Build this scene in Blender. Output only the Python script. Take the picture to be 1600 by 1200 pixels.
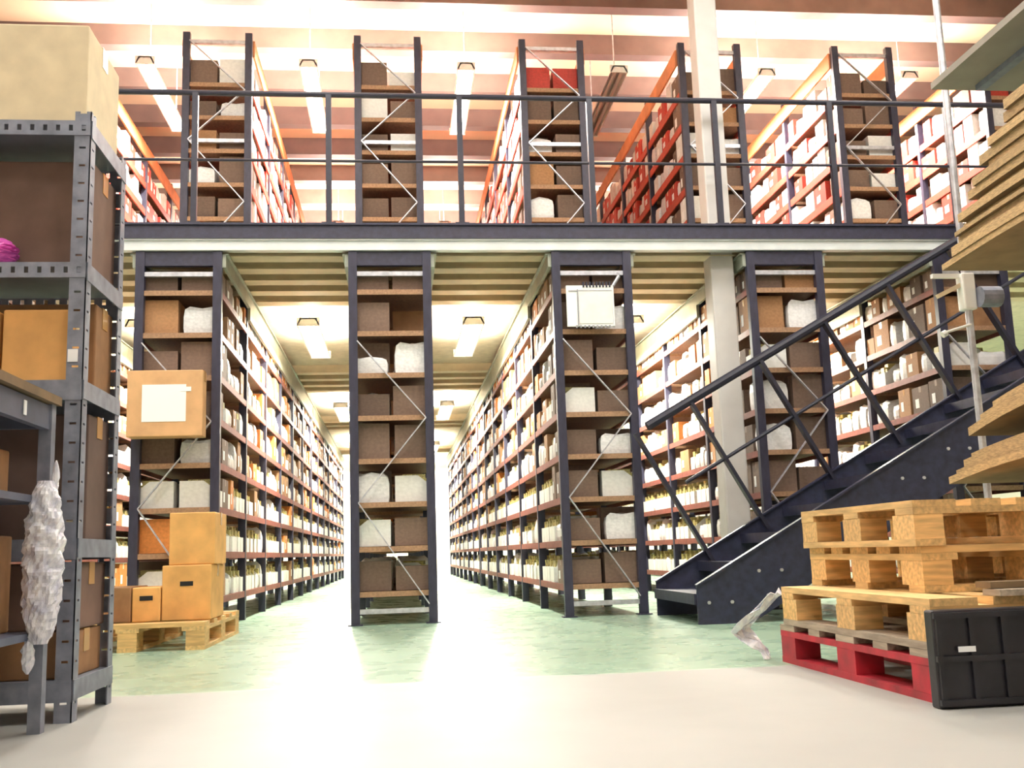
import bpy, math, random
from mathutils import Vector, Matrix
random.seed(7)
R = math.radians
for o in list(bpy.data.objects): bpy.data.objects.remove(o)
scene = bpy.context.scene
col = scene.collection

# ------------------------------------------------------------------ camera
CAM_POS = Vector((0, -7.194, 0.46))
PITCH, YAW, ROLL, FPX = 0.160, 0.1125, 0.0329, 1621.0
fw = Vector((math.sin(YAW)*math.cos(PITCH), math.cos(YAW)*math.cos(PITCH), math.sin(PITCH)))
rt = Vector((math.cos(YAW), -math.sin(YAW), 0))
up = rt.cross(fw)
rt2 = rt*math.cos(ROLL) - up*math.sin(ROLL)
up2 = up*math.cos(ROLL) + rt*math.sin(ROLL)
cd = bpy.data.cameras.new('camera')
cd.sensor_width = 36; cd.lens = FPX/1600*36; cd.clip_start = .05; cd.clip_end = 200
cam = bpy.data.objects.new('camera', cd); col.objects.link(cam)
m = Matrix((rt2, up2, -fw)).transposed().to_4x4(); m.translation = CAM_POS
cam.matrix_world = m
scene.camera = cam

# ------------------------------------------------------------------ world, exposure
w = bpy.data.worlds.new('world'); scene.world = w; w.use_nodes = True
w.node_tree.nodes['Background'].inputs[0].default_value = (.85, .92, 1, 1)
w.node_tree.nodes['Background'].inputs[1].default_value = .3
vs = scene.view_settings
vs.view_transform = 'Standard'; vs.look = 'None'; vs.gamma = 1; vs.use_curve_mapping = False
vs.exposure = 0.0
LOWER_W, UPPER_W, HALL_W = 225, 190, 64       # watts of the tube lamps

# ------------------------------------------------------------------ materials
def lin(c):
    return tuple(((v/255)/12.92 if v/255 <= .04045 else ((v/255+.055)/1.055)**2.4) for v in c) + (1,)
MATS = {}
def mat(name, rgb, rough=.6, metal=0, noise=None, bump=0, vary=.15, stretch=(1, 1, 1), spec=.5, obj_rand=0, rgb2=None, coat=0):
    if name in MATS: return MATS[name]
    M = bpy.data.materials.new(name); M.use_nodes = True
    nt = M.node_tree; b = nt.nodes['Principled BSDF']
    b.inputs['Roughness'].default_value = rough; b.inputs['Metallic'].default_value = metal
    b.inputs['Specular IOR Level'].default_value = spec
    b.inputs['Coat Weight'].default_value = coat
    c = lin(rgb); b.inputs['Base Color'].default_value = c
    out = None
    if noise:
        tc = nt.nodes.new('ShaderNodeTexCoord'); mp = nt.nodes.new('ShaderNodeMapping')
        mp.inputs['Scale'].default_value = stretch
        nz = nt.nodes.new('ShaderNodeTexNoise'); nz.inputs['Scale'].default_value = noise; nz.inputs['Detail'].default_value = 5
        nt.links.new(tc.outputs['Object'], mp.inputs[0]); nt.links.new(mp.outputs[0], nz.inputs['Vector'])
        rp = nt.nodes.new('ShaderNodeValToRGB')
        c2 = lin(rgb2) if rgb2 else tuple(v*(1-vary*1.6) for v in c[:3])+(1,)
        rp.color_ramp.elements[0].position = .32; rp.color_ramp.elements[1].position = .68
        rp.color_ramp.elements[0].color = c2
        rp.color_ramp.elements[1].color = tuple(min(1, v*(1+vary)) for v in c[:3])+(1,)
        nt.links.new(nz.outputs['Fac'], rp.inputs[0]); out = rp.outputs[0]
        if bump:
            bp = nt.nodes.new('ShaderNodeBump'); bp.inputs['Strength'].default_value = bump; bp.inputs['Distance'].default_value = .01
            nt.links.new(nz.outputs['Fac'], bp.inputs['Height']); nt.links.new(bp.outputs[0], b.inputs['Normal'])
    if obj_rand:
        oi = nt.nodes.new('ShaderNodeObjectInfo'); hs = nt.nodes.new('ShaderNodeHueSaturation')
        mr = nt.nodes.new('ShaderNodeMapRange')
        mr.inputs['To Min'].default_value = 1-obj_rand; mr.inputs['To Max'].default_value = 1+obj_rand*.4
        nt.links.new(oi.outputs['Random'], mr.inputs['Value']); nt.links.new(mr.outputs[0], hs.inputs['Value'])
        if out: nt.links.new(out, hs.inputs['Color'])
        else: hs.inputs['Color'].default_value = c
        out = hs.outputs[0]
    if out: nt.links.new(out, b.inputs['Base Color'])
    MATS[name] = M; return M
def emit(name, rgb, s):
    M = bpy.data.materials.new(name); M.use_nodes = True; b = M.node_tree.nodes['Principled BSDF']
    b.inputs['Base Color'].default_value = lin(rgb)
    b.inputs['Emission Color'].default_value = lin(rgb); b.inputs['Emission Strength'].default_value = s
    MATS[name] = M; return M

NAVY = mat('navy_paint', (52, 51, 70), .45, 0, 30, .05, .15)
STAIR = mat('stair_navy', (48, 50, 72), .4, 0, 20, .08, .2)
DARK = mat('dark_rail_paint', (40, 40, 55), .45, 0, 30, 0, .1)
GALV = mat('galvanised_steel', (205, 205, 212), .38, .55, 25, .05, .15)
GREYST = mat('slotted_grey_steel', (132, 136, 150), .5, .2, 18, .08, .18)
LIGHTBEAM = mat('pale_beam', (214, 218, 216), .4, .1, 6, 0, .06)
TOPRAIL = mat('grey_green_beam', (160, 164, 150), .5, .1, 9, 0, .1)
CHIP = mat('chipboard', (120, 88, 66), .75, 0, 60, .1, .2, obj_rand=.15)
REDSHELF = mat('red_shelf', (196, 78, 58), .6, 0, 20, 0, .12, obj_rand=.15)
JOIST = mat('beige_joist', (206, 192, 160), .6, 0, 8, 0, .08)
DECK = mat('deck_panel', (214, 206, 182), .7, 0, 12, .05, .08)
WHITE = mat('white_card', (238, 236, 230), .7, 0, 10, 0, .05, obj_rand=.1)
PACK = mat('white_packet', (240, 238, 236), .45, 0, 14, .2, .08, obj_rand=.12)
YEL = mat('yellow_goods', (205, 192, 120), .5, 0, 45, .3, .3, rgb2=(110, 100, 70), obj_rand=.3)
CARD = mat('brown_cardboard', (170, 126, 86), .8, 0, 14, .05, .1, obj_rand=.3)
ORCARD = mat('orange_cardboard', (222, 140, 70), .75, 0, 12, .05, .1, obj_rand=.15)
REDCARD = mat('red_carton_print', (200, 62, 48), .6, 0, 12, 0, .12, obj_rand=.25)
CREAM = mat('cream_cardboard', (226, 208, 172), .75, 0, 10, .03, .07, obj_rand=.08)
TAPE = mat('parcel_tape', (196, 150, 96), .25, 0)
TAPEW = mat('pale_tape', (226, 205, 165), .3, 0)
PAPER = mat('white_paper', (250, 250, 246), .7)
GREYPRINT = mat('grey_print', (150, 150, 155), .7)
WOOD = mat('pallet_wood', (228, 184, 122), .75, 0, 7, .15, .18, stretch=(1, 9, 9), obj_rand=.18)
WOODY = mat('pallet_wood_cross', (232, 190, 128), .75, 0, 7, .15, .18, stretch=(9, 1, 9), obj_rand=.18)
OLDWOOD = mat('weathered_wood', (176, 160, 140), .8, 0, 7, .2, .2, stretch=(9, 1, 9), obj_rand=.15)
REDWOOD = mat('red_painted_wood', (186, 40, 56), .55, 0, 12, .15, .2, rgb2=(150, 40, 50), obj_rand=.12)
BLACKP = mat('black_plastic', (36, 34, 40), .38, 0, 9, .3, .3)
FILM = mat('plastic_film', (250, 250, 255), .15, .0, 40, .8, .02, rgb2=(205, 205, 222), coat=.6, stretch=(1, 1, .45))
KRAFT = mat('kraft_board', (140, 115, 84), .8, 0, 8, .1, .15, obj_rand=.3)
KRAFT_E = mat('kraft_board_edge', (192, 162, 118), .8, 0, 40, .2, .2, stretch=(1, 1, 6), obj_rand=.2)
COLUMN = mat('column_paint', (208, 204, 200), .55, 0, 5, .05, .05)
WALLM = mat('wall_paint', (232, 228, 216), .8, 0, 2, .03, .04)
ROOF = mat('roof_panel', (240, 212, 180), .7, 0, 2, .02, .05)
ROOFBEAM = mat('roof_beam', (120, 98, 92), .6, 0, 5, 0, .08)
LAMPBODY = mat('lamp_body', (236, 236, 230), .4)
BLACK = mat('black_rubber', (26, 25, 28), .6)
LABELW = mat('post_label', (245, 245, 245), .6)
MAG = mat('magenta_plastic', (214, 90, 180), .4)
GREYBOX = mat('dark_grey_tray', (92, 98, 116), .5, 0, 10, .05, .12)
TUBE_L = emit('tube_glow_lower', (255, 253, 235), 14)
TUBE_U = emit('tube_glow_upper', (255, 250, 238), 18)

# floor: green epoxy ending in a straight painted edge, bare screed in front
def floor_material():
    M = bpy.data.materials.new('epoxy_floor'); M.use_nodes = True; nt = M.node_tree; b = nt.nodes['Principled BSDF']
    N = nt.nodes.new; L = nt.links.new
    tc = N('ShaderNodeTexCoord'); sp = N('ShaderNodeSeparateXYZ'); L(tc.outputs['Object'], sp.inputs[0])
    nz = N('ShaderNodeTexNoise'); nz.inputs['Scale'].default_value = 1.6; nz.inputs['Detail'].default_value = 6; L(tc.outputs['Object'], nz.inputs['Vector'])
    rg = N('ShaderNodeValToRGB'); rg.color_ramp.elements[0].color = lin((150, 178, 155)); rg.color_ramp.elements[1].color = lin((159, 187, 163))
    rg.color_ramp.elements[0].position = .3; rg.color_ramp.elements[1].position = .7; L(nz.outputs['Fac'], rg.inputs[0])
    rw = N('ShaderNodeValToRGB'); rw.color_ramp.elements[0].color = lin((146, 146, 142)); rw.color_ramp.elements[1].color = lin((164, 163, 158))
    L(nz.outputs['Fac'], rw.inputs[0])
    wob = N('ShaderNodeMath'); wob.operation = 'MULTIPLY_ADD'; L(nz.outputs['Fac'], wob.inputs[0]); wob.inputs[1].default_value = .05; L(sp.outputs['Y'], wob.inputs[2])
    st = N('ShaderNodeMapRange'); st.inputs['From Min'].default_value = -3.27; st.inputs['From Max'].default_value = -3.22; L(wob.outputs[0], st.inputs['Value'])
    mx = N('ShaderNodeMix'); mx.data_type = 'RGBA'; L(st.outputs[0], mx.inputs['Factor']); L(rw.outputs[0], mx.inputs[6]); L(rg.outputs[0], mx.inputs[7])
    L(mx.outputs[2], b.inputs['Base Color'])
    ro = N('ShaderNodeMapRange'); L(st.outputs[0], ro.inputs['Value']); ro.inputs['To Min'].default_value = .5; ro.inputs['To Max'].default_value = .22
    n2 = N('ShaderNodeTexNoise'); n2.inputs['Scale'].default_value = 5; L(tc.outputs['Object'], n2.inputs['Vector'])
    ad = N('ShaderNodeMath'); ad.operation = 'MULTIPLY_ADD'; L(n2.outputs['Fac'], ad.inputs[0]); ad.inputs[1].default_value = .12; L(ro.outputs[0], ad.inputs[2])
    L(ad.outputs[0], b.inputs['Roughness'])
    return M
FLOORM = floor_material()

# ------------------------------------------------------------------ mesh helpers
class MB:
    def __init__(s): s.v, s.f, s.m, s.mats, s.smooth = [], [], [], [], False
    def mi(s, M):
        if M not in s.mats: s.mats.append(M)
        return s.mats.index(M)
    def add(s, vs, fs, M, mtx=None):
        n = len(s.v); k = s.mi(M)
        s.v += [tuple(mtx @ Vector(v)) if mtx else tuple(v) for v in vs]
        s.f += [tuple(i+n for i in f) for f in fs]; s.m += [k]*len(fs); return s
    def box(s, x0, x1, y0, y1, z0, z1, M, mtx=None):
        vs = [(x0,y0,z0),(x1,y0,z0),(x1,y1,z0),(x0,y1,z0),(x0,y0,z1),(x1,y0,z1),(x1,y1,z1),(x0,y1,z1)]
        fs = [(3,2,1,0),(4,5,6,7),(0,1,5,4),(1,2,6,5),(2,3,7,6),(3,0,4,7)]
        return s.add(vs, fs, M, mtx)
    def bar(s, a, b, w, h, M, upv=(0,0,1)):
        a, b = Vector(a), Vector(b); d = b-a; L = d.length; x = d.normalized(); u = Vector(upv)
        if abs(x.dot(u)) > .98: u = Vector((0,1,0))
        y = u.cross(x).normalized(); z = x.cross(y)
        mt = Matrix((x, y, z)).transposed().to_4x4(); mt.translation = a
        return s.box(0, L, -w/2, w/2, -h/2, h/2, M, mt)
    def tube(s, a, b, r, M, n=10, r2=None):
        a, b = Vector(a), Vector(b); d = b-a; x = d.normalized(); u = Vector((0,0,1)) if abs(x.z) < .95 else Vector((0,1,0))
        y = u.cross(x).normalized(); z = x.cross(y); r2 = r if r2 is None else r2
        vs = []
        for p, q in ((a, r), (b, r2)):
            for i in range(n):
                t = 2*math.pi*i/n; vs.append(p + (y*math.cos(t)+z*math.sin(t))*q)
        fs = [(i, (i+1) % n, (i+1) % n+n, i+n) for i in range(n)] + [tuple(range(n-1,-1,-1)), tuple(range(n,2*n))]
        return s.add(vs, fs, M)
    def prism(s, pts, y0, y1, M):          # polygon in XZ extruded along Y
        n = len(pts); vs = [(x,y0,z) for x,z in pts]+[(x,y1,z) for x,z in pts]
        fs = [tuple(range(n)), tuple(range(2*n-1,n-1,-1))]+[((i+1)%n, i, i+n, (i+1)%n+n) for i in range(n)]
        return s.add(vs, fs, M)
    def mesh(s, name):
        me = bpy.data.meshes.new(name); me.from_pydata(s.v, [], s.f)
        for M in s.mats: me.materials.append(M)
        me.polygons.foreach_set('material_index', s.m)
        if s.smooth: me.polygons.foreach_set('use_smooth', [True]*len(s.f))
        me.update(); return me
    def build(s, name, parent=None, loc=None, bevel=0):
        me = s.mesh(name); o = bpy.data.objects.new(name, me); col.objects.link(o)
        if parent: o.parent = parent
        if loc: o.location = loc
        if bevel:
            b = o.modifiers.new('bevel', 'BEVEL'); b.width = bevel; b.segments = 2; b.limit_method = 'ANGLE'
        return o
def tag(o, label=None, cat=None, group=None, kind=None):
    if label: o['label'] = label
    if cat: o['category'] = cat
    if group: o['group'] = group
    if kind: o['kind'] = kind
    return o
def empty(name, loc, label, cat, group=None):
    o = bpy.data.objects.new(name, None); col.objects.link(o); o.location = loc; o.empty_display_size = .1
    return tag(o, label, cat, group)
def link_mesh(name, me, parent=None, loc=(0,0,0), rot=None, scale=None):
    o = bpy.data.objects.new(name, me); col.objects.link(o); o.parent = parent; o.location = loc
    if rot: o.rotation_euler = rot
    if scale: o.scale = scale
    return o
def crumple(M, lx, ly, lz, amp, seed, nu=18, nv=22, power=.55):      # a crumpled, lumpy bag shape
    rnd = random.Random(seed); vs, fs = [], []
    ph = [(rnd.uniform(2,7), rnd.uniform(2,9), rnd.uniform(0,6.3)) for _ in range(7)]
    for j in range(nv+1):
        t = j/nv; pr = math.sin(math.pi*min(max(t,.015),.985))**power
        for i in range(nu):
            a = 2*math.pi*i/nu
            n = sum(math.sin(round(p)*a+q*t*6+r) for p,q,r in ph)/7 + rnd.uniform(-.5,.5)
            k = pr*(1+amp*n)
            vs.append((math.cos(a)*lx/2*k, math.sin(a)*ly/2*k, (t-.5)*lz))
    for j in range(nv):
        for i in range(nu):
            fs.append((j*nu+i, j*nu+(i+1)%nu, (j+1)*nu+(i+1)%nu, (j+1)*nu+i))
    fs += [tuple(range(nu-1,-1,-1)), tuple(range(nv*nu, nv*nu+nu))]
    b = MB(); b.add(vs, fs, M); return b

# ------------------------------------------------------------------ building shell
XL, XR, YB, YF, ZR = -6.5, 9.0, 17.6, -12.0, 5.8
tag(MB().box(XL, XR, YF, YB, -.1, 0, FLOORM).build('floor'), 'glossy green epoxy warehouse floor with pale screed strip in front', 'floor', kind='structure')
tag(MB().box(XL, XR, YB, YB+.15, 0, ZR, WALLM).build('wall_back'), 'pale wall at the far end of the aisles', 'wall', kind='structure')
tag(MB().box(XL-.15, XL, YF, YB, 0, ZR, WALLM).build('wall_left'), 'pale warehouse wall behind the outer rack', 'wall', kind='structure')
tag(MB().box(XR, XR+.15, YF, YB, 0, ZR, WALLM).build('wall_right'), 'pale warehouse wall beyond the staircase', 'wall', kind='structure')
tag(MB().box(XL, XR, YF-.15, YF, 0, ZR, WALLM).build('wall_front'), 'pale warehouse wall facing the racks', 'wall', kind='structure')
roof = tag(MB().box(XL, XR, YF, YB, ZR, ZR+.1, ROOF).build('ceiling'), 'warm white roof panels crossed by beams', 'ceiling', kind='structure')
rb = MB().box(XL, XR, -.07, .07, -.22, 0, ROOFBEAM).mesh('roof_beam')
for k in range(18): link_mesh('roof_beam', rb, roof, (0, 1.0+k*.95, ZR))

# mezzanine deck with joists
DZ = 2.80
MX0, MX1 = -5.2, 7.9
mez = tag(MB().box(MX0, MX1, .06, YB, 2.70, DZ-.012, DECK).build('mezzanine_floor'), 'pale panel mezzanine deck carried on the rack rows', 'mezzanine', kind='structure')
jm = MB().box(MX0, MX1, -.045, .045, -.085, 0, JOIST).box(MX0, MX1, -.075, .075, -.095, -.085, JOIST).mesh('joist')
for y in [.22, .55, .88, 1.22, 1.58, 5.05, 5.5, 5.95, 6.4, 9.6, 10.1, 10.6, 13.6, 14.1, 15]:
    link_mesh('joist', jm, mez, (0, y, 2.70))
tag(MB().box(MX0, MX1, 0, .05, 2.605, 2.69, LIGHTBEAM).box(MX0, MX1, -.012, 0, 2.605, 2.617, LIGHTBEAM).box(MX0, MX1, -.012, 0, 2.678, 2.69, LIGHTBEAM).build('edge_beam', mez), 'pale grey channel along the deck edge')
tag(MB().box(MX0, MX1, -.02, .05, 2.69, 2.80, NAVY).box(MX0, MX1, -.035, -.02, 2.785, 2.80, NAVY).build('kickboard', mez), 'dark navy kick plate along the deck edge')

# ------------------------------------------------------------------ racks
PITCH_X, RC0, RW = 1.457, -.034, .58
rc = lambda i: RC0 + (i-2)*PITCH_X
BAY, NB = 1.25, 6
LV = [.22+.3*k for k in range(8)]
POST = MB().box(-.03, .03, 0, .007, 0, 1, NAVY).box(-.03, -.023, .007, .05, 0, 1, NAVY).box(.023, .03, .007, .05, 0, 1, NAVY).mesh('post')
CHIP_LIT = mat('chipboard_lit_edge', (164, 128, 98), .75, 0, 60, .1, .15)  # paler chipboard copy: light on the shelf ends put into the colour
def shelf_mesh(L, M, E, drop=.042):
    b = MB().box(-RW/2+.012, RW/2-.012, 0, L, -.012, 0, M)
    for s in (-1, 1):
        x0 = s*(RW/2-.012); x1 = s*RW/2
        b.box(min(x0,x1), max(x0,x1), 0, L, -drop, .004, E)
    b.box(-RW/2+.012, RW/2-.012, -.002, .012, -.034, 0.002, CHIP_LIT)
    return b.mesh('shelf')
EDGE = mat('shelf_edge_brown', (132, 70, 58), .6, 0, 20, 0, .15)
SH_L = shelf_mesh(BAY-.02, CHIP, EDGE); SH_LF = shelf_mesh(8.6, CHIP, EDGE)
SH_U = shelf_mesh(BAY-.02, CHIP, REDSHELF, .065); SH_UF = shelf_mesh(8.6, CHIP, REDSHELF, .065)
def beam_mesh(y0, y1, h, M):
    return MB().box(-.012, .012, y0, y1, -h, 0, M).box(-.03, .03, y0, y1, -.01, 0, M).mesh('top_beam')
BEAM_A, BEAM_B, BEAM_F = beam_mesh(.02, BAY, .1, TOPRAIL), beam_mesh(BAY, NB*BAY, .2, TOPRAIL), beam_mesh(0, 8.6, .2, TOPRAIL)
TANBOARD = mat('tan_top_board', (214, 140, 92), .7, 0, 6, 0, .12)
BOARD_N, BOARD_F = [MB().box(-.008, .008, .05, L, 0, .15, TANBOARD).mesh('top_board') for L in (NB*BAY, 8.6)]
def rack(i, y0, z0, ztop, label, upper=False, far=False):
    t = empty('shelving_rack', (rc(i), y0, z0), label, 'rack', 'upper racks on the mezzanine' if upper else 'racks under the mezzanine')
    H = ztop-z0; n = NB+1 if not far else 8; bay = BAY if not far else 8.6/7
    for k in range(n):
        for s in (-1, 1):
            yy = k*bay
            o = link_mesh('post', POST, t, (s*(RW/2-.028), yy if k < n-1 else yy-.05, 0), scale=(1, 1, H))
    for lv in LV:
        if lv > H-.05 or (upper and lv > 1.8): continue
        if far: link_mesh('shelf', SH_UF if upper else SH_LF, t, (0, .01, lv))
        else:
            for k in range(NB): link_mesh('shelf', SH_U if upper else SH_L, t, (0, k*BAY+.01+(.05 if k==0 else 0)*0, lv))
    if upper:
        for s in (-1, 1): link_mesh('top_board', BOARD_F if far else BOARD_N, t, (s*(RW/2+.009), 0, 1.98))
    elif far:
        for s in (-1, 1): link_mesh('top_beam', BEAM_F, t, (s*(RW/2+.014), 0, 2.59))
    if not far:
        if not upper:
            for s in (-1, 1):
                for B in (BEAM_A, BEAM_B): link_mesh('top_beam', B, t, (s*(RW/2+.014), 0, 2.59))
        for z in (.09, 2.44) if not upper else (.09, 1.2, 2.1):
            tag(MB().box(-RW/2+.055, RW/2-.055, .012, .04, z-.016, z+.016, GALV).build('crossbar', t), 'bright galvanised crossbar')
        zs = [2.36, 1.95, 1.40, .82, .13] if not upper else [2.1, 1.65, 1.2, .65, .1]
        zs = zs[1:] if not upper else zs
        for q in range(len(zs)-1):
            a, b_ = (-1, 1) if q % 2 == 0 else (1, -1)
            tag(MB().bar((a*.235, -.004, zs[q]), (b_*.235, -.004, zs[q+1]), .008, .026, GALV, upv=(0,1,0)).build('brace', t), 'galvanised diagonal brace')
        if not upper:
            tag(MB().box(-RW/2, RW/2, .01, .05, 2.50, 2.6, NAVY).build('head_plate', t), None)
            for s in (-1, 1): MB().box(s*(RW/2-.028)-.05, s*(RW/2-.028)+.05, -.02, .07, 0, .008, NAVY).build('foot_plate', t)
    return t
LOWN = {0: 'outermost rack behind the grey slotted shelving', 1: 'rack with the paper-labelled carton on its end', 2: 'rack standing between the two bright aisles',
        3: 'rack with the white notice board on its end', 4: 'rack just behind the pale column', 5: 'rack behind the staircase treads'}
UPN = {0: 'upper rack furthest past the cream box', 1: 'upper rack above the paper-labelled carton', 2: 'upper rack between the two tube-lit aisles', 3: 'upper rack above the white notice board',
       4: 'upper rack behind the pale column', 5: 'upper rack above the staircase', 6: 'upper rack beside the flattened cardboard'}
UY = 1.4
for i in LOWN:
    rack(i, 0, 0, 2.6, 'navy-post ' + LOWN[i] + ', front run')
    rack(i, 7.62, 0, 2.6, 'navy-post ' + LOWN[i] + ', rear run', far=True)
for i in UPN:
    rack(i, UY, DZ, 4.98, 'red-shelved ' + UPN[i] + ', front run', upper=True)
    rack(i, UY+7.62, DZ, 4.98, 'red-shelved ' + UPN[i] + ', rear run', upper=True, far=True)

# ------------------------------------------------------------------ goods on the racks
# prototypes: unit size, front faces +X, base at z 0, centred in y
def p_bin():
    b = MB(); t = .06
    b.box(-.5, .5, -.5, .5, 0, .04, WHITE).box(-.5, -.46, -.5, .5, .04, .9, WHITE).box(.44, .5, -.5, .5, .04, .55, WHITE)
    for s in (-.5, .5-t):
        b.add([(-.46,s,.04),(.44,s,.04),(.44,s,.55),(.1,s,.9),(-.46,s,.9),(-.46,s+t,.04),(.44,s+t,.04),(.44,s+t,.55),(.1,s+t,.9),(-.46,s+t,.9)],
              [(0,1,2,3,4),(9,8,7,6,5),(0,5,6,1),(1,6,7,2),(2,7,8,3),(3,8,9,4),(4,9,5,0)], WHITE)
    return b
def p_contents():
    b = MB(); b.box(-.44, .42, -.42, .1, .05, .8, YEL).box(-.4, .4, .12, .42, .05, .7, YEL).box(-.3, .3, -.3, .2, .8, .95, YEL); return b
def p_packet():
    b = MB(); vs, fs = [], []
    ring = [(1,-1),(1.04,0),(1,1),(0,1.04),(-1,1),(-1.04,0),(-1,-1),(0,-1.04)]
    for j in range(5):
        pr = (.92, .96, .96, .9, .66)[j]; zz = (0, .2, .6, .88, 1)[j]
        for i, (u, v) in enumerate(ring): vs.append((.48*u*pr, .48*v*pr, zz-(.07*(i % 3) if j > 2 else 0)))
    for j in range(4):
        for i in range(8): fs.append((j*8+i, j*8+(i+1)%8, j*8+8+(i+1)%8, j*8+8+i))
    fs += [tuple(range(7,-1,-1)), tuple(range(32,40))]
    return b.add(vs, fs, PACK)
def p_carton(M, T, lab=False):
    b = MB().box(-.5, .5, -.5, .5, 0, 1, M).box(-.5, .503, -.07, .07, .78, 1.003, T).box(-.5, .5, -.06, .06, 1, 1.004, T)
    b.box(.5, .506, -.32, .0 if lab else -.1, .2, .55, PAPER); return b
DULLC = mat('dull_dark_cardboard', (122, 100, 86), .8, 0, 12, .05, .1, obj_rand=.3); DULLT = mat('dull_tape', (134, 112, 96), .4)
PB, PC, PP = p_bin(), p_contents(), p_packet()
PROTO = {'parts_bin': [PB], 'paper_packet': [PP], 'carton': [p_carton(CARD, TAPE, True), p_carton(ORCARD, TAPEW), p_carton(CARD, TAPE), p_carton(DULLC, DULLT)],
         'white_box': [p_carton(WHITE, PAPER, True), PP], 'red_carton': [p_carton(REDCARD, TAPEW, True)]}
PM = {k: [b.mesh(k) for b in v] for k, v in PROTO.items()}
CM = PC.mesh('contents')
items = []; COUNT = {}          # (kind, variant, loc, rotz, scale, priority, rack, level, upper)
def fill(i, side, upper, visible, y_end, dens=1.0):
    y0 = UY if upper else 0; z0 = DZ if upper else 0
    rnd = random.Random(i*17+side*5+(100 if upper else 0))
    for li, lv in enumerate(LV):
        zs = z0+lv+.005
        if upper and lv > 1.8: continue
        head = .30-.05
        y = y0+.06
        while y < y_end:
            if upper: kind = 'red_carton' if rnd.random() < (.42 if li % 2 else .25) else 'white_box'
            elif li <= 2: kind = rnd.choices(['parts_bin','paper_packet','carton'], [8,2.2,.4])[0]
            elif li <= 5: kind = rnd.choices(['parts_bin','paper_packet','carton'], [2,7,1.6])[0]
            else: kind = rnd.choices(['paper_packet','carton'], [5,5])[0]
            endp = (y-y0) < .3
            if endp and rnd.random() < .58: kind = 'carton'
            wd = {'parts_bin': .125, 'paper_packet': rnd.uniform(.07,.15), 'carton': rnd.uniform(.12,.3), 'white_box': rnd.uniform(.1,.22), 'red_carton': rnd.uniform(.14,.3)}[kind]
            hh = {'parts_bin': .2, 'paper_packet': rnd.uniform(.11,.23), 'carton': rnd.uniform(.14,.245), 'white_box': rnd.uniform(.14,.24), 'red_carton': rnd.uniform(.14,.22)}[kind]
            if li == 7 and not upper: hh = min(hh, .15)
            dp = .265
            if rnd.random() < dens:
                k = rnd.randrange(len(PM[kind]))
                if kind == 'carton': k = 3 if endp and rnd.random() < .85 else rnd.randrange(3)
                if endp and kind == 'carton' and li < 7: hh = rnd.uniform(.15, .25)
                off = rnd.uniform(-.012, 0)
                x = rc(i)+side*(RW/2-.005-dp/2+off)
                loc = (x, y+wd/2, zs)
                d = loc[1]+7.2
                near = abs(loc[0])/(d) if visible else 0
                pr = -1 if not visible else (wd*near*hh*10+.002)/d
                COUNT[(i,side,li,upper)] = n_ = COUNT.get((i,side,li,upper), 0)+1
                items.append((kind, k, loc, 0 if side > 0 else math.pi, (dp, wd*.97, hh), pr, i, li, upper, n_, visible))
            y += wd+rnd.uniform(.004, .03)+(0 if rnd.random() < .93 else .08)
            kb = (y-y0) % BAY
            if kb > BAY-.1: y += BAY-kb+.06
YE = 16.0
for i, s in ((0,1),(1,1),(3,-1),(4,-1),(5,-1)): fill(i, s, False, True, YE)
for i, s in ((2,1),(2,-1)): fill(i, s, False, False, YE, .9)
for i, s in ((1,-1),(3,1),(4,1),(5,1)): fill(i, s, False, False, 2.4)
for i, s in ((0,1),(1,1),(3,-1),(4,-1),(5,-1),(6,-1)): fill(i, s, True, True, YE)
for i, s in ((2,1),(2,-1)): fill(i, s, True, False, YE)
for i, s in ((1,-1),(3,1),(4,1),(5,1),(0,-1),(6,1)): fill(i, s, True, False, 3.2)
# the end of each row shows its first packages: these rank first among the individuals
ORD = ['lowest', 'second', 'third', 'fourth', 'fifth', 'sixth', 'seventh', 'top']
KN = {'parts_bin': ('white open-front parts bin', 'bin', 'bins'), 'paper_packet': ('white soft paper packet', 'packet', 'packets'), 'carton': ('', 'box', 'cartons'),
      'white_box': ('', 'box', 'white goods'), 'red_carton': ('red printed carton', 'box', 'red cartons')}
SHORT_L = {0: 'rack behind the slotted shelving', 1: 'rack with the paper-labelled carton', 2: 'rack between the bright aisles', 3: 'rack with the notice board', 4: 'rack behind the pale column', 5: 'rack behind the staircase'}
SHORT_U = {0: 'upper rack past the cream box', 1: 'upper rack above the labelled carton', 2: 'upper rack between tube-lit aisles', 3: 'upper rack above the notice board', 4: 'upper rack behind the column', 5: 'upper rack above the staircase', 6: 'upper rack beside flattened cardboard'}
VIS_END = {1, 2, 3, 4}
rest = {}
WORDS = ['first','second','third','fourth','fifth','sixth','seventh','eighth','ninth','tenth','eleventh','twelfth']
def ordn(n):
    if n <= 12: return WORDS[n-1]
    return f"{n}{'th' if 10 < n % 100 < 14 else {1:'st',2:'nd',3:'rd'}.get(n % 10, 'th')}"
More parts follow.
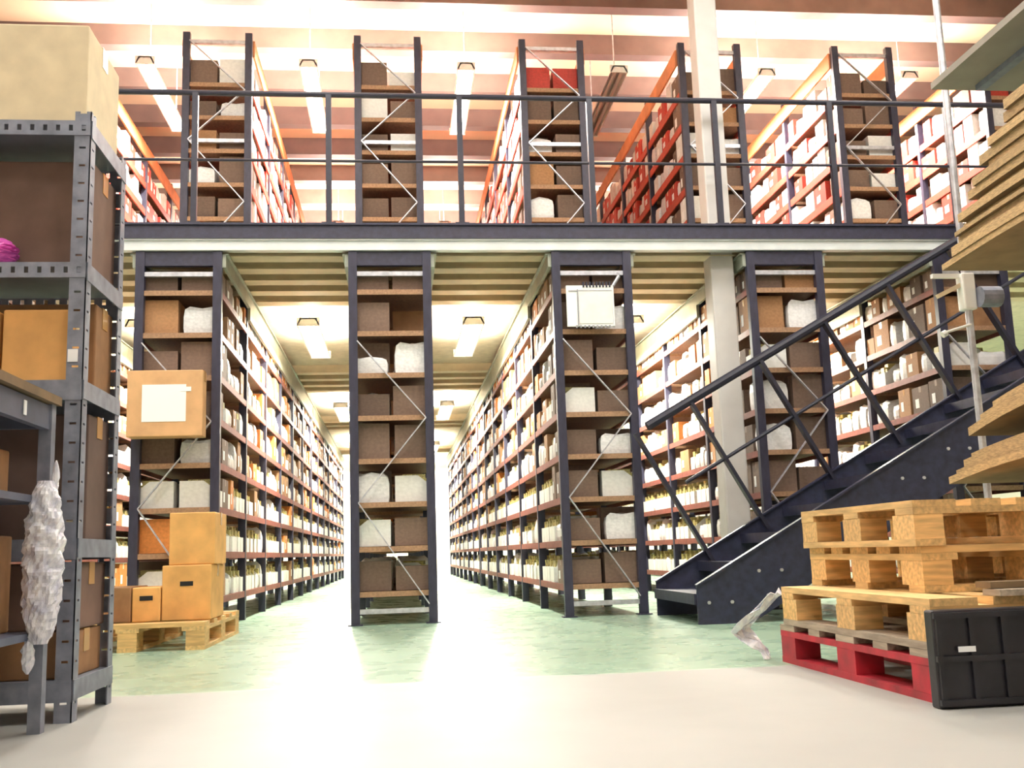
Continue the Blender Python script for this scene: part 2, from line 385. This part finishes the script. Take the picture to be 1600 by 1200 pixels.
for kind in PROTO:
    L = []
    for it in items:
        if it[0] != kind: continue
        y0 = UY if it[8] else 0
        pr = it[5]
        if it[2][1]-y0 < .25 and (it[6] in VIS_END or it[8]): pr = max(pr, 0)+1
        L.append((pr, it))
    L.sort(key=lambda q: -q[0])
    for n, (pr, it) in enumerate(L):
        if n >= 295 or pr < 0: rest.setdefault(kind, []).append(it); continue
        _, k, loc, rz, sc, _, i, li, upper, n_, vis = it
        o = link_mesh(kind, PM[kind][k], None, loc, (0,0,rz), sc)
        base = KN[kind][0] or {('carton',0): 'brown labelled carton', ('carton',1): 'orange-brown carton', ('carton',2): 'plain brown carton', ('carton',3): 'dull dark-brown carton', ('white_box',0): 'white labelled carton', ('white_box',1): 'white wrapped bundle'}[(kind,k)]
        where = f"{ORD[li]} shelf of {(SHORT_U if upper else SHORT_L)[i]}"
        tag(o, f"{base}, {ordn(n_)} along {'' if vis else 'the reverse of '}{ORD[li]} shelf, {(SHORT_U if upper else SHORT_L)[i]}", KN[kind][1], f"{base}s, {where}")
        if kind == 'parts_bin' and n < 150: link_mesh('contents', CM, o)
        elif kind == 'parts_bin': link_mesh('contents', CM, o)
for kind, L in rest.items():
    b = MB()
    for _, k, loc, rz, sc, *_ in L:
        mt = Matrix.Translation(loc) @ Matrix.Rotation(rz, 4, 'Z') @ Matrix.Diagonal((*sc, 1))
        for P in ([PROTO[kind][k]] + ([PC] if kind == 'parts_bin' else [])):
            n0 = len(b.v); c, s_ = math.cos(rz), math.sin(rz)
            b.v += [(loc[0]+c*v[0]*sc[0]-s_*v[1]*sc[1], loc[1]+s_*v[0]*sc[0]+c*v[1]*sc[1], loc[2]+v[2]*sc[2]) for v in P.v]
            b.f += [tuple(q+n0 for q in f) for f in P.f]
            mp = [b.mi(M) for M in P.mats]; b.m += [mp[q] for q in P.m]
    nm = {'parts_bin': 'distant_parts_bins', 'paper_packet': 'distant_paper_packets', 'carton': 'distant_cartons', 'white_box': 'distant_white_boxes', 'red_carton': 'distant_red_cartons'}[kind]
    tag(b.build(nm), {'parts_bin': 'rows of small white parts bins deep in the aisles', 'paper_packet': 'rows of small white packets deep in the lower aisles', 'carton': 'small brown cartons deep in the lower racks',
        'white_box': 'white goods crowding the far upper racks', 'red_carton': 'red cartons crowding the far upper racks'}[kind], {'parts_bin': 'bins', 'paper_packet': 'packets'}.get(kind, 'boxes'), kind='stuff')

# ------------------------------------------------------------------ tube lamps
TUBE_OFF = mat('unlit_tube', (225, 225, 220), .3)
def lamp(x, y, z, L, W, upper, label, group, tint, hang, wide=.17):
    t = empty('tube_lamp', (x, y, z), label, 'lamp', group)
    b = MB(); b.prism([(-wide/2,-.02),(-wide/2+.03,.045),(wide/2-.03,.045),(wide/2,-.02),(wide/2-.012,-.02),(wide/2-.04,.033),(-wide/2+.04,.033),(-wide/2+.012,-.02)], 0, L, LAMPBODY).build('housing', t)
    for s in (-1, 1):
        MB().tube((s*.035, .03, 0), (s*.035, L-.03, 0), .019, TUBE_OFF if not W else TUBE_U if upper else TUBE_L, 10).build('tube', t)
    for yy in (0, L-.02): MB().box(-wide/2, wide/2, yy, yy+.02, -.025, .05, LAMPBODY).build('end_cap', t)
    for yy in (.2, L-.2): MB().tube((0, yy, .04), (0, yy, hang), .006, GALV, 6).build('hanger', t)
    if not W: return t
    ld = bpy.data.lights.new('tube_light', 'AREA'); ld.shape = 'RECTANGLE'; ld.size = wide*.8; ld.size_y = L*.95; ld.energy = W; ld.color = tint
    lo = bpy.data.objects.new('tube_light', ld); col.objects.link(lo); lo.parent = t; lo.location = (0, L/2, -.035)
    lu = bpy.data.lights.new('tube_uplight', 'AREA'); lu.shape = 'RECTANGLE'; lu.size = wide*.8; lu.size_y = L*.95; lu.energy = W*(.55 if upper else .32); lu.color = tint
    l2 = bpy.data.objects.new('tube_uplight', lu); col.objects.link(l2); l2.parent = t; l2.location = (0, L/2, .055); l2.rotation_euler = (math.pi, 0, 0)
    return t
AIS = [RC0+(k-1.5)*PITCH_X for k in range(6)]
ANM = ['aisle behind the slotted shelving', 'aisle beside the paper-labelled carton', 'aisle beside the notice-board rack', 'aisle with the pale column', 'aisle behind the staircase', 'aisle past the staircase']
for k, x in enumerate(AIS):
    for q, y in enumerate((1.85, 7.0, 12.2, 15.9)):  # last row added to brighten the far aisle ends
        lamp(x, y, 2.5, 1.55, LOWER_W, False, f"{['nearest','second','third','furthest'][q]} twin-tube lamp under the deck, {ANM[k]}", 'tube lamps under the deck', (1, .97, .84), .2, .2)
    for q, y in enumerate((1.9, 6.6, 11.4)):
        lamp(x, y, 4.95, 1.55, 0 if k == 3 else UPPER_W, True, f"{'unlit ' if k == 3 else ''}{['nearest','middle','furthest'][q]} twin-tube lamp under the roof, {ANM[k]}", 'tube lamps under the roof', (1, .95, .86), ZR-4.95)
for x, y in ((-2.4,-9.5),(2.6,-9.5),(-2.6,-5.6),(.2,-5.6),(3.2,-5.6),(-3.2,-2.7),(-.7,-2.7),(1.9,-2.7),(4.4,-2.7)):  # all out of view; middle two near the racks added to brighten rack ends
    lamp(x, y, 5.5, 1.55, HALL_W, True, 'unseen twin-tube lamp hanging over the open floor', 'tube lamps over the open floor', (.95, .98, 1), ZR-5.5)

# ------------------------------------------------------------------ column and railing
c = empty('column', (2.45, .24, 0), 'pale painted column rising through the deck beside the staircase', 'column')
MB().box(-.09, .09, -.09, .09, 0, ZR, COLUMN).build('shaft', c, bevel=.012)
MB().box(-.13, .13, -.13, .13, 0, .02, COLUMN).build('base_plate', c)
r = empty('guard_railing', (0, .02, DZ), 'dark steel guard railing along the deck edge', 'railing')
MB().tube((MX0, 0, .985), (5.6, 0, .985), .021, DARK).build('top_rail', r)
MB().tube((MX0, 0, .48), (5.6, 0, .48), .011, DARK).build('mid_rail', r)
pm = MB().box(-.02, .02, -.02, .02, 0, .985, DARK).box(-.05, .05, -.04, .05, 0, .012, DARK).mesh('post')
for x in (-5.1,-4.25,-3.3,-2.35,-1.40,-.46,.49,1.46,2.42,3.33,4.28,5.2): link_mesh('post', pm, r, (x, 0, 0))

# ------------------------------------------------------------------ staircase
SX, SL, SY0, SY1 = 1.74, .555, -1.12, -.13
st = empty('staircase', (SX, (SY0+SY1)/2, 0), 'navy steel staircase climbing to the deck past the pallets', 'staircase')
st_y = (SY0+SY1)/2
zt = lambda X: .235+SL*(X-SX-.05)       # top edge of stringers
XT = SX+.05+(2.8-.235)/SL
for sgn, yy in ((-1, SY0), (1, SY1)):
    pts = [(0, 0), (.33, 0), (XT-SX+.05, 2.8-.30), (XT-SX+.05, 2.8), (XT-SX, 2.8), (.0, zt(SX)+.02)]
    a, b_ = (yy-st_y, yy-st_y+.012) if sgn < 0 else (yy-st_y-.012, yy-st_y)
    s = MB().prism(pts, a, b_, STAIR)
    # flange along the top edge
    f0 = (0, (a+b_)/2+(-sgn)*.0, zt(SX)+.02); f1 = (XT-SX, (a+b_)/2, 2.8)
    s.bar(f0, f1, .05, .01, STAIR)
    so = s.build('stringer', st)
    if sgn < 0: near_stringer = so
NT = 15
rise = 2.8/16
tread = MB().box(-.03, .25, SY0+.012-st_y, SY1-.012-st_y, -.035, 0, STAIR).box(-.035, -.022, SY0+.012-st_y, SY1-.012-st_y, -.06, .004, STAIR).box(.24, .25, SY0+.012-st_y, SY1-.012-st_y, -.06, -.03, STAIR).mesh('tread')
BOLT = mat('bolt_zinc', (215, 215, 220), .3, .7)
bolt = MB().tube((0,0,0), (0,-.008,0), .011, BOLT, 6).mesh('bolt')
for k in range(1, 16):
    x = .02+(k-1)*rise/SL; z = k*rise
    link_mesh('tread', tread, st, (x, 0, z))
    for dx in (.05, .19): tag(link_mesh('bolt', bolt, near_stringer, (x+dx, SY0-st_y, z-.05)), None)
def rail_pt(t, off):        # along slope, offset perpendicular
    d = Vector((1, SL)).normalized(); n = Vector((-d.y, d.x)); p = Vector((0, .235-.05*SL))+d*t+n*off; return p.x, p.y
TL = (XT-SX)/math.cos(math.atan(SL))
def rl(t0, t1, off, y, rad, nm):
    a, b_ = rail_pt(t0, off), rail_pt(t1, off)
    MB().tube((a[0], y, a[1]), (b_[0], y, b_[1]), rad, DARK, 10).build(nm, st)
yf = SY1-st_y-.02
rl(.52, TL, .95, yf, .034, 'handrail'); rl(.55, TL, .48, yf, .014, 'mid_rail')
for t_ in (.42, .88, 1.48, 2.05, 2.62, 3.2, 3.8, 4.4, 5.0):
    a, b_ = rail_pt(t_, -.08), rail_pt(t_, .95)
    MB().bar((a[0], yf, a[1]), (b_[0], yf, b_[1]), .025, .058, DARK, upv=(0,1,0)).build('baluster', st)

# ------------------------------------------------------------------ pallets
def pallet(loc, LX, LY, label, deckM, blockM, skidM, group, decks_along='xy', rz=0, footM=None):
    # decks_along: direction the top boards run
    t = empty('pallet', loc, label, 'pallet', group); t.rotation_euler = (0,0,rz)
    H = .144
    n = 5
    wds = [.145,.1,.145,.1,.145]
    if decks_along[0] == 'x':
        gap = (LY-sum(wds))/4; y = -LY/2
        for wd in wds: MB().box(-LX/2, LX/2, y, y+wd, H-.022, H, deckM).build('deck_board', t); y += wd+gap
        for x in (-LX/2, -.06, LX/2-.12): MB().box(x, x+.12, -LY/2, LY/2, H-.044, H-.0225, skidM).build('stringer_board', t)
    else:
        gap = (LX-sum(wds))/4; x = -LX/2
        for wd in wds: MB().box(x, x+wd, -LY/2, LY/2, H-.022, H, deckM).build('deck_board', t); x += wd+gap
        for y in (-LY/2, -.06, LY/2-.12): MB().box(-LX/2, LX/2, y, y+.12, H-.044, H-.0225, skidM).build('stringer_board', t)
    if decks_along[-1] == 'y':
        for x in (-LX/2, -.05, LX/2-.1): MB().box(x, x+.1, -LY/2, LY/2, 0, .022, footM or skidM).build('skid_board', t)
    else:
        for y in (-LY/2, -.05, LY/2-.1): MB().box(-LX/2, LX/2, y, y+.1, 0, .022, footM or skidM).build('skid_board', t)
    for x in (-LX/2, -.05, LX/2-.1):
        for y in (-LY/2, -.0725, LY/2-.145): MB().box(x+.001, x+.099, y+.001, y+.144, .0225, H-.0445, blockM).build('block', t)
    return t
pallet((-1.43, -.80, 0), .8, 1.2, 'wooden pallet carrying cartons in front of the rack end', WOOD, WOOD, WOODY, None, 'xy')
# stack of four beside the stairs
pallet((1.90, -3.74, 0), .82, 1.2, 'red painted pallet at the bottom of the pallet stack', OLDWOOD, REDWOOD, REDWOOD, 'pallet stack', 'xy')
pallet((1.90, -3.76, .145), .82, 1.16, 'bare wooden pallet directly on the red pallet', WOODY, WOOD, WOOD, 'pallet stack', 'yy', footM=OLDWOOD)
pallet((2.04, -3.60, .29), .82, .9, 'smaller bare pallet third up in the stack', WOOD, WOOD, WOODY, 'pallet stack', 'xx')
pallet((2.03, -3.60, .435), .84, .92, 'smaller bare pallet topping the stack', WOODY, WOOD, WOODY, 'pallet stack', 'yy')

# cartons
def carton(name, x0, x1, y0, y1, z0, z1, M, label, tapeM=TAPE, group=None, rz=0, front_label=None, handles=True, flaps=False):
    cx, cy = (x0+x1)/2, (y0+y1)/2
    t = empty(name, (cx, cy, z0), label, 'box', group); t.rotation_euler = (0,0,rz)
    dx, dy, h = (x1-x0)/2, (y1-y0)/2, z1-z0
    t_ = MB().box(-dx, dx, -dy, dy, 0, h, M).build('body', t, bevel=.006)
    MB().box(-dx, dx, -.03, .03, h, h+.002, tapeM).box(-dx-.002, -dx, -.03, .03, h-.07, h+.002, tapeM).box(dx, dx+.002, -.03, .03, h-.07, h+.002, tapeM).build('tape', t)
    if handles: MB().box(-.035, .035, -dy-.003, -dy+.001, h*.62, h*.62+.025, BLACK).build('hand_hole', t_)
    if flaps: MB().box(-dx, dx, -dy-.004, -dy, h*.88, h, M).build('lid_edge', t)
    if front_label:
        a, b_, c_, d_ = front_label
        MB().box(-dx+a*2*dx, -dx+b_*2*dx, -dy-.003, -dy, c_*h, d_*h, PAPER).build('paper_label', t_)
    return t
ORC2 = mat('kraft_orange_carton', (230, 174, 104), .75, 0, 9, .05, .1, obj_rand=.08)
carton('carton', -1.30, -1.035, -1.20, -.78, .145, .445, ORC2, 'tall orange-brown carton with hand holes on the pallet, under another carton', handles=True)
carton('carton', -1.27, -1.02, -1.18, -.80, .446, .735, ORC2, 'orange-brown carton topping the stack on the pallet', handles=False)
carton('carton', -1.80, -1.46, -1.22, -.82, .145, .335, CARD, 'low brown carton at the outer end of the pallet', handles=False)
carton('carton', -1.455, -1.305, -1.21, -.85, .145, .33, ORC2, 'narrow carton wedged between the low carton and the tall one', handles=True)
# carton on rack end
t = carton('carton', -1.775, -1.285, -.17, -.03, 1.285, 1.73, mat('pinkish_cardboard', (214, 168, 120), .75, 0, 8, .04, .08), 'shallow carton with big white paper fixed across the rack end', front_label=(.2, .78, .22, .78), handles=False)
MB().box(.10, .17, -.075, -.07, .30, .33, PAPER).build('sticker', t)
for x in (-.2, .2): MB().box(x-.02, x+.02, .05, .075, .2, .24, GALV).build('hook', t)

# notice board on rack 3
nb = empty('notice_board', (1.40, -.03, 2.03), 'white wire-bound notice board hung on the rack end', 'notice board')
bd = MB().box(-.18, .165, -.02, .0, 0, .30, PAPER).build('board', nb)
MB().box(-.095, .15, -.024, -.02, .02, .27, WHITE).build('sheet', bd)
for k in range(9): MB().box(-.06+k*.024, -.048+k*.024, -.026, -.0, .285, .325, DARK).build('binding_ring', nb)
for k in range(9): MB().box(-.12+k*.03, -.108+k*.03, -.022, -.018, -.012, .008, GREYPRINT).build('fringe_tab', bd)
MB().bar((-.165, -.021, .26), (.15, -.021, .26), .006, .008, GREYPRINT, upv=(0,1,0)).bar((-.10, -.0245, .0), (-.10, -.0245, .27), .006, .008, GREYPRINT, upv=(0,1,0)).bar((.155, -.0245, .0), (.155, -.0245, .3), .006, .012, LABELW, upv=(0,1,0)).build('frame_line', nb)
MB().tube((.165, -.012, .30), (.21, -.012, .37), .012, GALV, 8).tube((.21, -.012, .37), (.215, .03, .40), .012, GALV, 8).build('bracket', nb)

# ------------------------------------------------------------------ grey slotted shelving at the near side
def slotted(b, a, bb, wd, th, M, pitch=.04, slot=.018, upv=(0,0,1)):
    a, bb = Vector(a), Vector(bb); L = (bb-a).length; x = (bb-a).normalized(); u = Vector(upv); y = u.cross(x).normalized(); z = x.cross(y)
    mt = Matrix((x, y, z)).transposed().to_4x4(); mt.translation = a
    e = wd*.30
    b.box(0, L, -th/2, th/2, -wd/2, -wd/2+e, M, mt); b.box(0, L, -th/2, th/2, wd/2-e, wd/2, M, mt)
    q = 0
    while q < L:
        b.box(q, min(q+pitch-slot, L), -th/2, th/2, -wd/2+e, wd/2-e, M, mt); q += pitch
    return b
GX0, GX1, GY0, GY1 = -1.95, -.975, -3.87, -3.44
SHZ = [.12, .54, 1.03, 1.41, 1.885]
g = empty('slotted_shelving', ((GX0+GX1)/2, (GY0+GY1)/2, 0), 'grey slotted-steel shelving unit loaded with cartons, facing the open floor', 'shelving')
gx, gy = (GX0+GX1)/2, (GY0+GY1)/2
for sx, X in ((-1, GX0), (1, GX1)):
    for sy, Yv in ((-1, GY0), (1, GY1)):
        b = MB(); px, py = X-gx, Yv-gy
        slotted(b, (px-sx*.024, py, 0), (px-sx*.024, py, 1.92), .052, .004, GREYST, .06, .007, upv=(1,0,0))
        slotted(b, (px, py-sy*.024, 0), (px, py-sy*.024, 1.92), .052, .004, GREYST, .06, .007, upv=(0,1,0))
        b.build('post', g)
GREYPANEL = mat('shelf_panel_grey', (120, 124, 136), .5, .1, 10, 0, .1)
for z in SHZ:
    sh = MB().box(GX0-gx+.004, GX1-gx-.004, GY0-gy+.004, GY1-gy-.004, z-.008, z, GREYPANEL).build('shelf', g)
    b = MB(); 
    for yy in (GY0-gy-.003, GY1-gy+.003):
        if z > 1.2: slotted(b, (GX0-gx, yy, z-.022), (GX1-gx, yy, z-.022), .05, .004, GREYST, .04, .013)
        else: b.box(GX0-gx, GX1-gx, yy-.002, yy+.002, z-.06, z+.004, GREYST)
    for xx in (GX0-gx-.003, GX1-gx+.003): b.box(xx-.002, xx+.002, GY0-gy, GY1-gy, z-.055, z+.003, GREYST)
    b.build('shelf_edge', sh)
tag(MB().box(GX1-gx-.045, GX1-gx-.015, GY0-gy-.008, GY0-gy-.004, 1.09, 1.13, LABELW).build('post_sticker', g), 'small white sticker')
carton('carton', -1.56, -1.0, -3.84, -3.46, 1.885, 2.24, CREAM, 'cream carton on top of the slotted shelving', TAPEW, handles=False)
carton('carton', -1.93, -1.57, -3.81, -3.5, 1.885, 2.2, CARD, 'brown carton beside the cream one on the slotted shelving top', handles=False)
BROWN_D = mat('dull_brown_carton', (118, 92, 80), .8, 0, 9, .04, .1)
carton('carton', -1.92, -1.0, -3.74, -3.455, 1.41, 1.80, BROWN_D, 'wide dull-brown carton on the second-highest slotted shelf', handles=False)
carton('carton', -1.235, -1.03, -3.83, -3.66, 1.03, 1.27, ORC2, 'bright orange-brown carton by the post of the slotted shelving', TAPEW, handles=False)
carton('carton', -1.40, -1.0, -3.655, -3.455, 1.03, 1.33, CARD, 'brown carton behind the bright one by the slotted shelving post', handles=False)
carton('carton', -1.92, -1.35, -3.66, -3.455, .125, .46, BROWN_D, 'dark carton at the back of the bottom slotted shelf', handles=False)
carton('carton', -1.50, -1.245, -3.83, -3.66, 1.03, 1.265, ORC2, 'orange-brown carton further in on the same slotted shelf', TAPEW, handles=False)
carton('carton', -1.92, -1.55, -3.80, -3.66, 1.03, 1.28, CARD, 'brown carton deep inside the middle slotted shelf', handles=False)
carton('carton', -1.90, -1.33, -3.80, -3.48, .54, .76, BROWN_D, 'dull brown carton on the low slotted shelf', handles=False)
carton('carton', -1.32, -1.0, -3.70, -3.455, .54, .95, mat('deep_brown_carton', (104, 84, 76), .8, 0, 9, .04, .1), 'dark brown carton standing at the back of the low slotted shelf', handles=False)  # plain darker brown cardboard colour
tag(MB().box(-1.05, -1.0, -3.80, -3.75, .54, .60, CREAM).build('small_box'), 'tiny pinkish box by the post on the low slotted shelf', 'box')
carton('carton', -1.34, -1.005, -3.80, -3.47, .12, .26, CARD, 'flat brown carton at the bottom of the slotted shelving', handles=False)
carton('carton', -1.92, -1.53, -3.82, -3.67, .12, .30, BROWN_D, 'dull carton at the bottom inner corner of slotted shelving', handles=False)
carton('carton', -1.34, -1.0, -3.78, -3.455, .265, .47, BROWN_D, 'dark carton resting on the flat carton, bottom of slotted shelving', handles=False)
tag(crumple(MAG, .1, .1, .1, .2, 3).build('plastic_pouch', None, (-1.26, -3.80, 1.462)), 'magenta plastic pouch poking out on the slotted shelf', 'pouch')

# ------------------------------------------------------------------ low workbench in front of it
BX0, BX1, BY0, BY1, BZ = -1.7, -1.02, -4.75, -4.04, .93
wb = empty('bench_shelf', ((BX0+BX1)/2, (BY0+BY1)/2, 0), 'low grey steel bench with a plank top beside the slotted shelving', 'bench')
bx, by = (BX0+BX1)/2, (BY0+BY1)/2
for X in (BX0, BX1):
    for Yv in (BY0, BY1):
        MB().box(X-bx-.018, X-bx+.018, Yv-by-.018, Yv-by+.018, 0, BZ, GREYST).build('leg', wb)
MB().box(BX0-bx-.03, BX1-bx+.03, BY0-by-.03, BY1-by+.03, BZ, BZ+.025, KRAFT).build('plank_top', wb)
for Yv in (BY0, BY1): MB().box(BX0-bx+.018, BX1-bx-.018, Yv-by-.012, Yv-by+.012, BZ-.07, BZ-.005, GREYBOX).build('apron', wb)
for X in (BX0, BX1): MB().box(X-bx-.012, X-bx+.012, BY0-by+.018, BY1-by-.018, BZ-.075, BZ-.005, GREYBOX).build('apron', wb)
for z in (.28, .66): 
    MB().box(BX0-bx+.0, BX1-bx+.0, BY0-by, BY1-by, z-.02, z, GREYBOX).build('lower_shelf', wb)
tag(MB().box(BX1-bx+.013, BX1-bx+.016, BY0-by+.47, BY0-by+.49, BZ-.06, BZ-.02, LABELW).build('clip', wb), 'white clip')
carton('carton', -1.6, -1.1, -4.6, -4.1, .66, .79, CARD, 'shallow carton on the upper bench shelf', handles=False)
carton('carton', -1.65, -1.1, -4.6, -4.05, .28, .55, CARD, 'brown carton on the lower bench shelf', handles=False)
# film bundle hung on the bench leg
fb = empty('film_bundle', (-.99, -4.125, .25), 'crumpled bundle of clear plastic film hung on the grey bench leg', 'plastic film')
fo = crumple(FILM, .105, .09, .45, .2, 11, 34, 46, .3).build('film', fb, (0, 0, .225))
crumple(FILM, .02, .02, .10, .3, 5, 8, 8).build('film_tie', fb, (.02, .02, .46))
crumple(FILM, .035, .03, .10, .4, 6, 8, 8).build('film_tail', fb, (-.03, 0, -.03))

# ------------------------------------------------------------------ things by the pallets
bc = empty('folding_crate', (1.84, -4.405, 0), 'black plastic folding crate stood on edge against the pallet stack', 'crate')
MB().box(-.39, .39, -.018, .03, 0, .262, BLACKP).build('panel', bc, bevel=.006)
for k in range(9): MB().box(-.385+k*.094, -.372+k*.094, -.028, -.018, .02, .245, BLACKP).build('rib', bc)
for z in (.01, .125, .24): MB().box(-.39, .39, -.03, -.018, z, z+.015, BLACKP).build('cross_rib', bc)
tag(MB().box(-.33, -.28, -.0325, -.03, .15, .165, LABELW).build('sticker', bc), 'small white sticker')
for k, (x, y, z, L, wd, a, M) in enumerate(((2.0, -4.32, .2905, .62, .09, 4, OLDWOOD), (2.02, -4.22, .2905, .5, .07, -3, WOOD), (1.98, -4.28, .3105, .58, .08, -7, KRAFT))):
    tag(MB().box(-L/2, L/2, -wd/2, wd/2, 0, .018, M).build('loose_board', None, (x, y, z)), ['grey weathered board lying on the second pallet', 'bare wooden board lying on the second pallet', 'thin brown board lying across other boards on the pallets'][k], 'board')
ps = empty('film_scrap', (1.44, -3.06, 0), 'torn scrap of clear film trailing off the pallet corner', 'plastic film')
rnd = random.Random(31); vs, fs = [], []
path = [(.045,-.075,.272,.05),(.03,-.05,.25,.05),(.0,-.02,.20,.06),(-.03,.01,.165,.09),(-.06,.03,.14,.13),(-.075,.04,.115,.13),(-.05,.03,.09,.11),(-.015,.015,.06,.07),(.01,.0,.03,.06),(.02,-.005,.004,.05)]
for (x, y, z, wd) in path:
    for q in range(8):
        u = (q/7-.5)*wd; vs.append((x+u*.75+rnd.uniform(-.012,.012), y+u*.5+rnd.uniform(-.014,.014), max(.003, z+rnd.uniform(-.014,.014))))
for a in range(len(path)-1):
    for q in range(7): fs.append((a*8+q, a*8+q+1, a*8+q+9, a*8+q+8))
fo = MB().add(vs, fs, FILM).build('film', ps)
sd = fo.modifiers.new('thickness', 'SOLIDIFY'); sd.thickness = .003

# galvanised pole with a bracket
po = empty('steel_pole', (2.735, -2.6, 0), 'galvanised pole with white bracket standing behind the flattened cardboard', 'pole')
MB().tube((0,0,0), (0,0,3.2), .017, GALV, 12).build('pole', po)
MB().box(-.05, .05, -.05, .05, 0, .01, GALV).build('base_plate', po)
MB().box(-.035, .03, -.035, .03, 1.53, 1.71, LAMPBODY).build('bracket', po, bevel=.008)
MB().box(-.17, -.0, -.012, .012, 1.69, 1.71, LAMPBODY).build('arm', po)
MB().bar((-.15, 0, 1.60), (-.02, 0, 1.66), .02, .025, CREAM, upv=(0,1,0)).build('arm', po)
MB().tube((.03, -.05, 1.585), (.13, -.05, 1.585), .05, GREYST, 14).build('reel', po)
MB().tube((-.14, -.01, 1.42), (0, -.01, 1.46), .008, LAMPBODY, 6).tube((-.15, -.01, 1.41), (-.13, -.01, 1.42), .016, LAMPBODY, 8).build('hook', po)

# rack of flattened cardboard
KR = empty('cardboard_rack', (2.95, -4.6, 0), 'steel rack piled with flattened cardboard beside the pallets', 'rack')
for x in (-.40, .5):
    for y in (-.75, .62): MB().box(x-.03, x+.03, y-.03, y+.03, 0, 2.6, GREYST).build('post', KR)
for z in (.44, .76, .98, 1.63): MB().box(-.43, .53, -.75, .62, z-.03, z, GREYST).build('shelf', KR)
MB().box(-.55, .55, -.75, 1.55, 2.44, 2.47, mat('grey_beige_board', (150, 144, 134), .7, 0, 6, 0, .08)).build('top_shelf', KR)
for x in (-.35, .45): MB().bar((x, .62, 2.43), (x, 1.5, 2.43), .04, .03, GREYST).build('shelf_arm', KR)
def sheet(x0, x1, yfar, z, th, droop, label, group, ysup=-3.98, M=KRAFT):
    b = MB(); n = 7; vs = []; ynear = -5.2
    ys = [ynear, ysup]+[ysup+(yfar-ysup)*k/n for k in range(1, n+1)]
    for y in ys:
        q = max(0, y-ysup); dz = -droop*q*q
        vs += [(x0,y,z+dz),(x1,y,z+dz),(x1,y,z+dz+th),(x0,y,z+dz+th)]
    N = len(ys); sk = []; ed = []
    for k in range(N-1):
        a = k*4; c_ = a+4
        sk += [(a,c_,c_+1,a+1),(a+3,a+2,c_+2,c_+3)]; ed += [(a,a+3,c_+3,c_),(a+1,c_+1,c_+2,a+2)]
    ed += [(0,1,2,3), (N*4-1,N*4-2,N*4-3,N*4-4)]
    b.add(vs, sk, M); n0 = len(b.v)-len(vs)
    k = b.mi(KRAFT_E); b.f += ed; b.m += [k]*len(ed)
    return tag(b.build('cardboard_sheet'), label, 'cardboard', group)
rs = random.Random(4); z = 1.635
for k in range(15):
    th = rs.choice([.018, .026, .034, .04])
    x0 = 2.36+rs.uniform(-.02,.05)+k*.004; yf_ = -3.08-k*.032+rs.uniform(-.05,.05)
    sheet(x0, 3.4, yf_, z, th, .04, f'flattened brown cardboard sheet, {ordn(k+1)} from the bottom of the tall overhanging pile', 'flattened cardboard in the tall pile'); z += th+.001
PILE_TOP = z
z = .983
for k in range(3):
    sheet(2.38+k*.03, 3.4, -3.1-k*.05, z, .035, .14, f'thick drooping cardboard sheet, {ordn(k+1)} up on the shelf below the tall pile', 'drooping cardboard sheets on the middle shelf'); z += .036
z = .763
for k in range(4):
    th = (.03,.02,.035,.02)[k]
    sheet(2.34+k*.02, 3.4, -2.98-k*.03, z, th, .08, f'pale-edged cardboard sheet, {ordn(k+1)} up on the lower-middle rack shelf', 'cardboard sheets on the lower-middle shelf'); z += th+.001
z = .443
for k in range(5):
    th = (.02,.05,.018,.04,.018)[k]
    sheet(2.56+k*.01, 3.4, -2.95-k*.04, z, th, .0, f'flat cardboard sheet, {ordn(k+1)} up on the lowest rack shelf', 'cardboard sheets on the lowest shelf'); z += th+.001
z = .002
for k in range(6):
    th = .05
    sheet(2.5+rs.uniform(0,.05), 3.4, -2.92-rs.uniform(0,.08), z, th, .0, f'cardboard sheet, {ordn(k+1)} up in the floor pile under the rack', 'cardboard sheets on the floor'); z += th+.001
